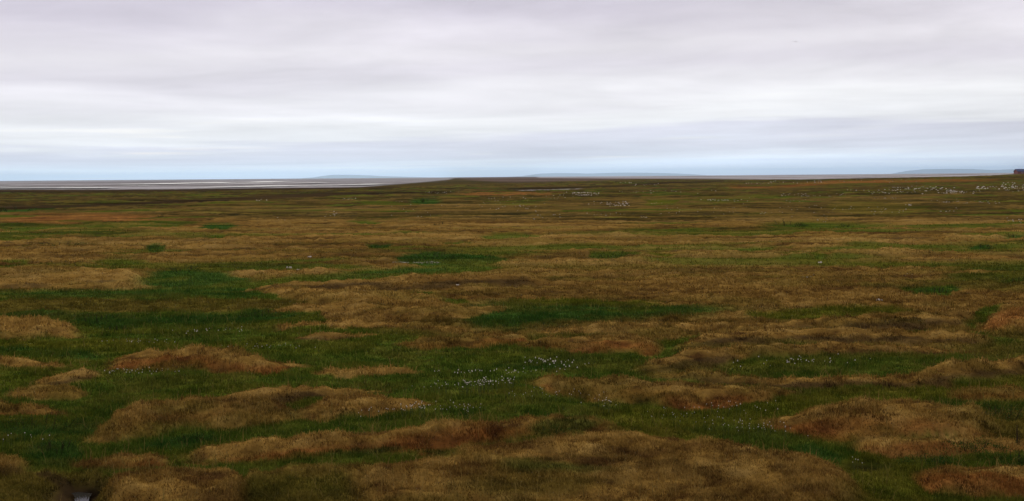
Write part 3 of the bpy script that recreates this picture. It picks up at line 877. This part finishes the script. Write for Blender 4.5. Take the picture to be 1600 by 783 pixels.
def tuft_mesh(name, hgt, r):
    V = []; Fs = []; mi = []
    for z_ in (-.03, hgt):
        for e in range(3):
            V.append((.003 * math.cos(e * 2.1) + (.02 if z_ > 0 else 0), .003 * math.sin(e * 2.1), z_))
    for e in range(3):
        Fs.append((e, (e + 1) % 3, 3 + (e + 1) % 3, 3 + e)); mi.append(1)
    o = len(V)
    rings = [(-.9, .25), (-.45, .8), (.1, 1.0), (.6, .8), (1.0, .3)]
    for zz, rr in rings:
        for e in range(7):
            a = e * 2 * math.pi / 7 + zz
            k_ = random.uniform(.8, 1.25)
            V.append((.02 + r * rr * k_ * math.cos(a), r * rr * k_ * math.sin(a), hgt + r * 1.1 * zz + random.uniform(-.1, .1) * r))
    for q_ in range(len(rings) - 1):
        for e in range(7):
            Fs.append((o + q_ * 7 + e, o + q_ * 7 + (e + 1) % 7, o + (q_ + 1) * 7 + (e + 1) % 7, o + (q_ + 1) * 7 + e)); mi.append(0)
    Fs.append(tuple(o + e for e in range(6, -1, -1))); mi.append(0)
    Fs.append(tuple(o + 28 + e for e in range(7))); mi.append(0)
    me = bpy.data.meshes.new(name); me.from_pydata(V, [], Fs)
    me.polygons.foreach_set('material_index', mi)
    me.update(); me.materials.append(M_cotton); me.materials.append(M_stem)
    return me


PATCH = [   # x, y, half width, half height, slope, heads, size, label
    (740, 612, 26, 4, -.10, 34, 1.25, 'white cottongrass head in the brightest dense cluster right of the centre hollow'),
    (775, 607, 28, 4, -.10, 40, 1.25, 'white cottongrass head in the right half of the brightest dense cluster'),
    (690, 612, 30, 4, 0, 14, .8, 'faint cottongrass head trailing left of the brightest dense cluster'),
    (865, 572, 34, 6, .05, 46, .95, 'white cottongrass head in the loose cluster in the wet hollow above a long tan hummock'),
    (780, 587, 70, 4, 0, 40, .8, 'small cottongrass head in the thin row above the brightest dense cluster'),
    (650, 650, 55, 5, -.10, 52, .95, 'white cottongrass head in the green strip directly above the long rusty ridge'),
    (730, 652, 40, 4, 0, 14, .8, 'sparse cottongrass head at the right end of the strip above the long rusty ridge'),
    (320, 521, 45, 3, -.06, 26, .8, 'small cottongrass head in a thin row in the left wet meadow'),
    (230, 538, 50, 3, 0, 26, .6, 'dim tiny cottongrass head just above the tan lens shaped hummock'),
    (212, 586, 42, 5, 0, 34, .65, 'dim cottongrass head in the grass below the tan lens shaped hummock'),
    (1250, 571, 75, 8, 0, 34, .8, 'scattered cottongrass head in the oval green basin on the right'),
    (1150, 648, 60, 9, 0, 24, .85, 'sparse cottongrass head in the yellow green channel right of centre'),
    (1180, 680, 50, 9, .08, 44, .75, 'pale cottongrass head over the dark lush channel right of centre'),
    (1060, 662, 50, 10, 0, 26, .6, 'faint cottongrass head in the greyish grass right of the long ridge'),
    (938, 640, 18, 5, .2, 14, .9, 'cottongrass head in the small cluster above the right end of the long ridge'),
    (855, 626, 60, 5, 0, 28, .65, 'tiny cottongrass head in the green strip below the central tan hummock'),
    (550, 757, 35, 5, 0, 16, .6, 'tiny cottongrass head in the olive grass at the bottom edge left of centre'),
    (455, 766, 35, 6, 0, 12, .75, 'scattered cottongrass head low in the olive grass near the bottom edge'),
    (1340, 740, 14, 6, 0, 5, .9, 'cottongrass head beside the small dark peat hole in the right channel'),
    (420, 546, 45, 4, 0, 26, .6, 'greyish cottongrass head in the meadow right of the tan lens shaped hummock'),
    (30, 695, 30, 6, 0, 8, .8, 'lone cottongrass head among the shrubs near the left edge'),
]
heads = []
for (x, y, hw, hh, sl, n, sz, lab) in PATCH:
    u = np.clip(rng.normal(0, .5, n), -1.2, 1.2); v = np.clip(rng.normal(0, .5, n), -1.2, 1.2)
    px_ = x + u * hw * 1.35; py_ = y + 4 + v * hh * 1.15 + sl * u * hw
    gx, gy = ground_at(px_, py_)
    for _ in range(4):
        zz = field(gx, gy)[0]; gx, gy = ground_at(px_, py_, zz)
    zz, _, _, _, cc3 = field(gx, gy)
    wet = cc3[0][:, 1] > cc3[0][:, 0] * .85
    for q in range(n):
        if not wet[q]: continue
        heads.append((math.hypot(gx[q], gy[q]), gx[q], gy[q], zz[q], sz * random.uniform(.55, 1.35), lab))
heads.sort(key=lambda t: t[0])
tufts = [bpy.data.objects.new('cottongrass', tuft_mesh('cottongrass', h_, .0075)) for h_ in (.20, .23, .17)]
for q, (dd, x, y, z, sz, lab) in enumerate(heads[:300]):
    o = tufts[q] if q < 3 else tufts[q % 3].copy()
    COL.objects.link(o)
    o.location = (float(x), float(y), float(z)); o.scale = (sz, sz, .8 + .2 * sz)
    o.rotation_euler = (random.uniform(-.15, .15), random.uniform(-.15, .15), random.uniform(0, 6.28))
    tag(o, lab, 'cottongrass', 'cottongrass: ' + lab)

# the rest of the cottongrass, and the far white stands of it, too many to count
cv, cf, cm = [], [], []


def blob(x, y, z, r, hgt, white):
    o = len(cv)
    for zz, rr in ((0.0, .9), (.5, 1.0), (1.0, .35)):
        for e in range(5):
            a = e * 1.2566 + zz + x
            k_ = random.uniform(.7, 1.3)
            cv.append((x + r * rr * k_ * math.cos(a), y + r * rr * k_ * math.sin(a), z + hgt * zz * random.uniform(.85, 1.1)))
    for q_ in range(2):
        for e in range(5):
            cf.append((o + q_ * 5 + e, o + q_ * 5 + (e + 1) % 5, o + q_ * 5 + 5 + (e + 1) % 5, o + q_ * 5 + 5 + e)); cm.append(white)
    cf.append(tuple(o + 10 + e for e in range(5))); cm.append(white)


for (dd, x, y, z, sz, lab) in heads[300:]:
    blob(float(x), float(y), float(z) + .14, .011 * sz, .024 * sz, 0)
FAR = [  # x, y, half width, half height, count, size in photo pixels, material
    (650, 411.5, 32, 1, 60, .8, 0), (915, 304, 18, 1.6, 60, 1.3, 0), (885, 303.5, 12, .6, 14, 1.0, 1), (965, 320.5, 16, 1.6, 45, 1.2, 0),
    (935, 319, 16, 1, 10, 1, 1), (815, 327, 32, 5, 46, 1.0, 1), (790, 312, 30, 3, 26, .9, 1), (850, 310, 50, 5, 20, .9, 1), (1000, 300, 30, 2, 20, .9, 1),
    (1085, 300, 40, 1.5, 16, .9, 1), (1120, 313, 22, 1, 14, 1.1, 0), (1160, 312, 14, 1, 8, 1.1, 0), (1025, 319, 8, 1.5, 10, 1.1, 0),
    (1270, 305.5, 45, 1.5, 46, 1.0, 1), (1250, 316, 20, 1, 12, .9, 1), (1350, 301, 25, 3, 22, 1.1, 1), (1440, 296, 45, 3, 80, 1.2, 0), (1420, 301, 50, 2.5, 40, 1.1, 0),
    (1490, 300.5, 12, 1.5, 22, 1.4, 0), (1510, 301, 22, 2, 28, 1.2, 0), (1565, 294.5, 34, 1.6, 60, 1.3, 0), (1600, 291, 30, 3, 40, 1.1, 0), (1590, 299, 30, 3, 20, 1, 1),
    (1520, 317, 40, 1.2, 34, 1.1, 1), (1385, 311, 20, 1, 10, 1, 1), (1418, 320.5, 5, 1, 5, 1.3, 0), (1480, 331, 14, 1.2, 9, 1.2, 1), (1390, 331, 25, 2, 10, 1, 1),
    (1475, 315, 20, 3, 12, 1, 1), (1230, 334, 40, 3, 20, .9, 1), (1280, 342, 12, 1.5, 8, 1, 1), (1585, 345, 10, 2, 7, 1.3, 0), (1240, 285, 40, 1.5, 30, .8, 0),
    (1185, 287, 20, 1, 12, .8, 0), (1020, 289, 25, 1.2, 14, .8, 0), (980, 286, 14, .8, 10, .9, 0), (1380, 284, 60, 2, 20, .7, 1), (525, 336, 6, 1, 6, 1.1, 0), (515, 339, 8, 1, 6, 1, 1),
    (410, 313.5, 8, 1, 7, 1.1, 0), (440, 344.5, 6, .8, 5, 1, 1), (545, 311.5, 10, .8, 7, .9, 0), (690, 301, 24, 1, 16, .9, 1), (660, 340, 12, 1, 6, .9, 1), (780, 325, 14, 3, 16, 1, 0),
    (840, 340, 10, 2, 6, 1.1, 1), (870, 339, 8, 1, 5, 1.1, 1), (1005, 341.5, 5, 1, 5, 1.1, 0), (960, 336, 40, 3, 12, .9, 1), (1100, 330, 60, 8, 26, .8, 1), (1300, 328, 80, 8, 30, .8, 1),
    (700, 325, 80, 10, 26, .8, 1), (1420, 430, 6, 1, 4, .8, 1), (1260, 434, 10, 1.5, 8, 1, 1),
]
for (x, y, hw, hh, n, spx, wm) in FAR:
    n = int(n * 1.7); hw = hw * 1.15; hh = hh * 1.1
    px_ = x + rng.uniform(-1, 1, n) * hw; py_ = y + rng.normal(0, .5, n) * hh
    hz_ = horizon(px_)
    gx, gy = ground_at(px_, py_)
    for _ in range(4):                      # settle onto the sloping ground
        zz = field(gx, gy)[0]
        gx, gy = ground_at(px_, py_, np.minimum(zz, EYE - .25))
    zz = field(gx, gy)[0]
    for q in range(n):
        dd = math.hypot(gx[q], gy[q])
        if dd > 1500 or dd < 20: continue
        r = .66 * spx * dd / F * random.uniform(.4, 1.3)
        blob(float(gx[q]), float(gy[q]), float(zz[q]) + .03, r * 1.3, min(r * 1.1, .45), wm if random.random() < .6 else 1)
me = bpy.data.meshes.new('cottongrass_stand'); me.from_pydata(cv, [], cf); me.polygons.foreach_set('material_index', cm); me.update()
M_cot2, _, _ = new_mat('cotton_tuft_dull', .9, .05, (.34, .31, .24))
tag(link('cottongrass_stand', me, [M_cotton, M_cot2]), 'countless far white cottongrass tufts dotting the olive tundra below the horizon', 'cottongrass', kind='stuff')

for (x, y, spx, lab) in [
    (452, 420, 2.4, 'white fluffy cottongrass clump, larger of two side by side on the left brown ridges'),
    (466, 423, 1.4, 'small white cottongrass clump right beside the larger one on the left brown ridges'),
    (484, 403, 1.8, 'pale flat cottongrass clump above the pair on the left brown ridges'),
    (715, 447, 1.6, 'grey white cottongrass clump on the dark brown ridge at centre'),
    (1374, 471, 2.6, 'bright white cottongrass clump alone on brown turf right of centre'),
    (1281, 412, 2.2, 'pale cottongrass clump alone on brown ridges in the right middle distance'),
    (1597, 473, 1.6, 'white cottongrass clump at the right edge on orange turf'),
]:
    gx, gy = (float(v) for v in ground_at(x, y))
    for _ in range(3):
        z = float(field(np.array([gx]), np.array([gy]))[0][0]); gx, gy = (float(v) for v in ground_at(x, y, z))
    r = spx * math.hypot(gx, gy) / F
    cv, cf, cm = [], [], []
    for q in range(9):
        blob(random.uniform(-1.4, 1.4) * r, random.uniform(-.7, .7) * r, .03, r * random.uniform(.35, .6), r * random.uniform(.6, 1.1), 0)
    me = bpy.data.meshes.new('cottongrass_clump'); me.from_pydata(cv, [], cf); me.update()
    o = link('cottongrass_clump', me, M_cotton); o.location = (gx, gy, z)
    tag(o, lab, 'cottongrass')

# ------------------------------------------------------------------ the house on the right hand rise
def box(V, Fs, x0, x1, y0, y1, z0, z1):
    o = len(V)
    V += [(x0, y0, z0), (x1, y0, z0), (x1, y1, z0), (x0, y1, z0), (x0, y0, z1), (x1, y0, z1), (x1, y1, z1), (x0, y1, z1)]
    Fs += [tuple(o + k for k in f) for f in ((3, 2, 1, 0), (4, 5, 6, 7), (0, 1, 5, 4), (1, 2, 6, 5), (2, 3, 7, 6), (3, 0, 4, 7))]


def part(name, mat, parent, boxes, extra=None):
    V, Fs = [], []
    for b in boxes: box(V, Fs, *b)
    if extra: 
        o = len(V); V += extra[0]; Fs += [tuple(o + k for k in f) for f in extra[1]]
    me = bpy.data.meshes.new(name); me.from_pydata(V, [], Fs); me.update()
    return link(name, me, mat, parent)


M_wall, _, _ = new_mat('red_boards', .85, .1, (.20, .085, .075))
M_roof, _, _ = new_mat('dark_blue_roof', .6, .2, (.045, .060, .125))
M_trim, _, _ = new_mat('white_trim', .7, .2, (.6, .6, .58))
M_glass, _, _ = new_mat('window_glass', .1, .5, (.02, .025, .03))
HY = 815.0
p0 = at_dist(1590, 272, HY); p1_ = at_dist(1628, 272, HY)
L_ = p1_.x - p0.x; hx = (p0.x + p1_.x) / 2
zg = float(np.min(field(np.array([p0.x, p1_.x, hx]), np.array([HY, HY, HY + 5]))[0]))
house = empty('house', (hx, HY + 3, zg))
tag(house, 'small dark red house with a dark blue roof on the horizon at the right edge', 'house')
top_z = at_dist(1600, 264.0, HY).z - zg; eave = top_z * .52
hl = L_ / 2; hd = 3.2
part('wall', M_wall, house, [(-hl, hl, -hd, hd, -.3, eave)], ([(-hl, -hd, eave), (-hl, hd, eave), (-hl, 0, top_z - .22), (hl, -hd, eave), (hl, hd, eave), (hl, 0, top_z - .22)], [(0, 2, 1), (3, 4, 5)]))
ov = .35; rt = .16
ro = part('roof', M_roof, house, [], ([(-hl - ov, -hd - ov, eave - .12), (hl + ov, -hd - ov, eave - .12), (hl + ov, 0, top_z - rt), (-hl - ov, 0, top_z - rt), (-hl - ov, hd + ov, eave - .12), (hl + ov, hd + ov, eave - .12),
      (-hl - ov, -hd - ov, eave - .12 + rt), (hl + ov, -hd - ov, eave - .12 + rt), (hl + ov, 0, top_z), (-hl - ov, 0, top_z), (-hl - ov, hd + ov, eave - .12 + rt), (hl + ov, hd + ov, eave - .12 + rt)],
     [(0, 3, 2, 1), (3, 4, 5, 2), (6, 7, 8, 9), (9, 8, 11, 10), (0, 1, 7, 6), (4, 10, 11, 5), (0, 6, 9, 3), (3, 9, 10, 4), (1, 2, 8, 7), (2, 5, 11, 8)]))
for k, wx_ in enumerate((-.62, -.2, .55)):
    fr = part('window', M_trim, house, [(wx_ * hl - .55, wx_ * hl + .55, -hd - .06, -hd + .02, eave * .38, eave * .82)])
    part('pane', M_glass, fr, [(wx_ * hl - .44, wx_ * hl + .44, -hd - .075, -hd - .055, eave * .44, eave * .77)])
dr = part('door', M_trim, house, [(.12 * hl - .45, .12 * hl + .45, -hd - .05, -hd + .02, .02, eave * .85)])

# ------------------------------------------------------------------ the gull
M_gull, _, _ = new_mat('gull_feathers', .8, .1, (.42, .42, .44))
BY = 215.0
bp = at_dist(1243, 65.5, BY)
sec = []
V, Fs = [], []
# body: lofted rings, nose towards -x and slightly at the viewer
for x_, rr, zz in ((-.24, .006, .0), (-.20, .028, .005), (-.15, .036, .01), (-.08, .058, 0), (.02, .062, -.004), (.12, .040, 0), (.20, .018, .006), (.27, .03, .008), (.30, .028, .008)):
    fl_ = .25 if x_ > .19 else 1
    for e in range(8):
        a = e * math.pi / 4
        V.append((x_, rr * (1.6 if x_ > .19 else 1) * math.cos(a), zz + rr * fl_ * math.sin(a)))
for q in range(8):
    for e in range(8):
        Fs.append((q * 8 + e, q * 8 + (e + 1) % 8, q * 8 + 8 + (e + 1) % 8, q * 8 + 8 + e))
Fs.append(tuple(range(7, -1, -1))); Fs.append(tuple(64 + e for e in range(8)))
for sgn in (-1, 1):
    o = len(V)
    for (yy, zz, xa, xb, th) in ((.03, .02, -.10, .09, .018), (.20, .10, -.14, .05, .014), (.36, .13, -.13, .03, .010), (.52, .09, -.06, .05, .006), (.66, .02, .06, .10, .003)):
        V += [(xa, sgn * yy, zz), ((xa + xb) / 2, sgn * yy, zz + th), (xb, sgn * yy, zz), ((xa + xb) / 2, sgn * yy, zz - th)]
    for q in range(4):
        for e in range(4):
            f = (o + q * 4 + e, o + q * 4 + (e + 1) % 4, o + q * 4 + 4 + (e + 1) % 4, o + q * 4 + 4 + e)
            Fs.append(f if sgn > 0 else f[::-1])
    Fs.append((o + 16, o + 17, o + 18, o + 19))
me = bpy.data.meshes.new('gull'); me.from_pydata(V, [], Fs); me.polygons.foreach_set('use_smooth', np.full(len(Fs), True)); me.update()
gull = link('gull', me, M_gull); gull.location = bp; gull.rotation_euler = (.12, 0, math.radians(62))
tag(gull, 'distant pale grey gull gliding alone high in the overcast sky', 'bird')


# ------------------------------------------------------------------ render settings
sc.view_settings.view_transform = 'Standard'; sc.view_settings.look = 'None'
sc.view_settings.exposure = 0; sc.view_settings.gamma = 1; sc.view_settings.use_curve_mapping = False
sc.cycles.max_bounces = 5; sc.cycles.diffuse_bounces = 2; sc.cycles.glossy_bounces = 2
sc.cycles.volume_bounces = 1
sc.cycles.use_denoising = True
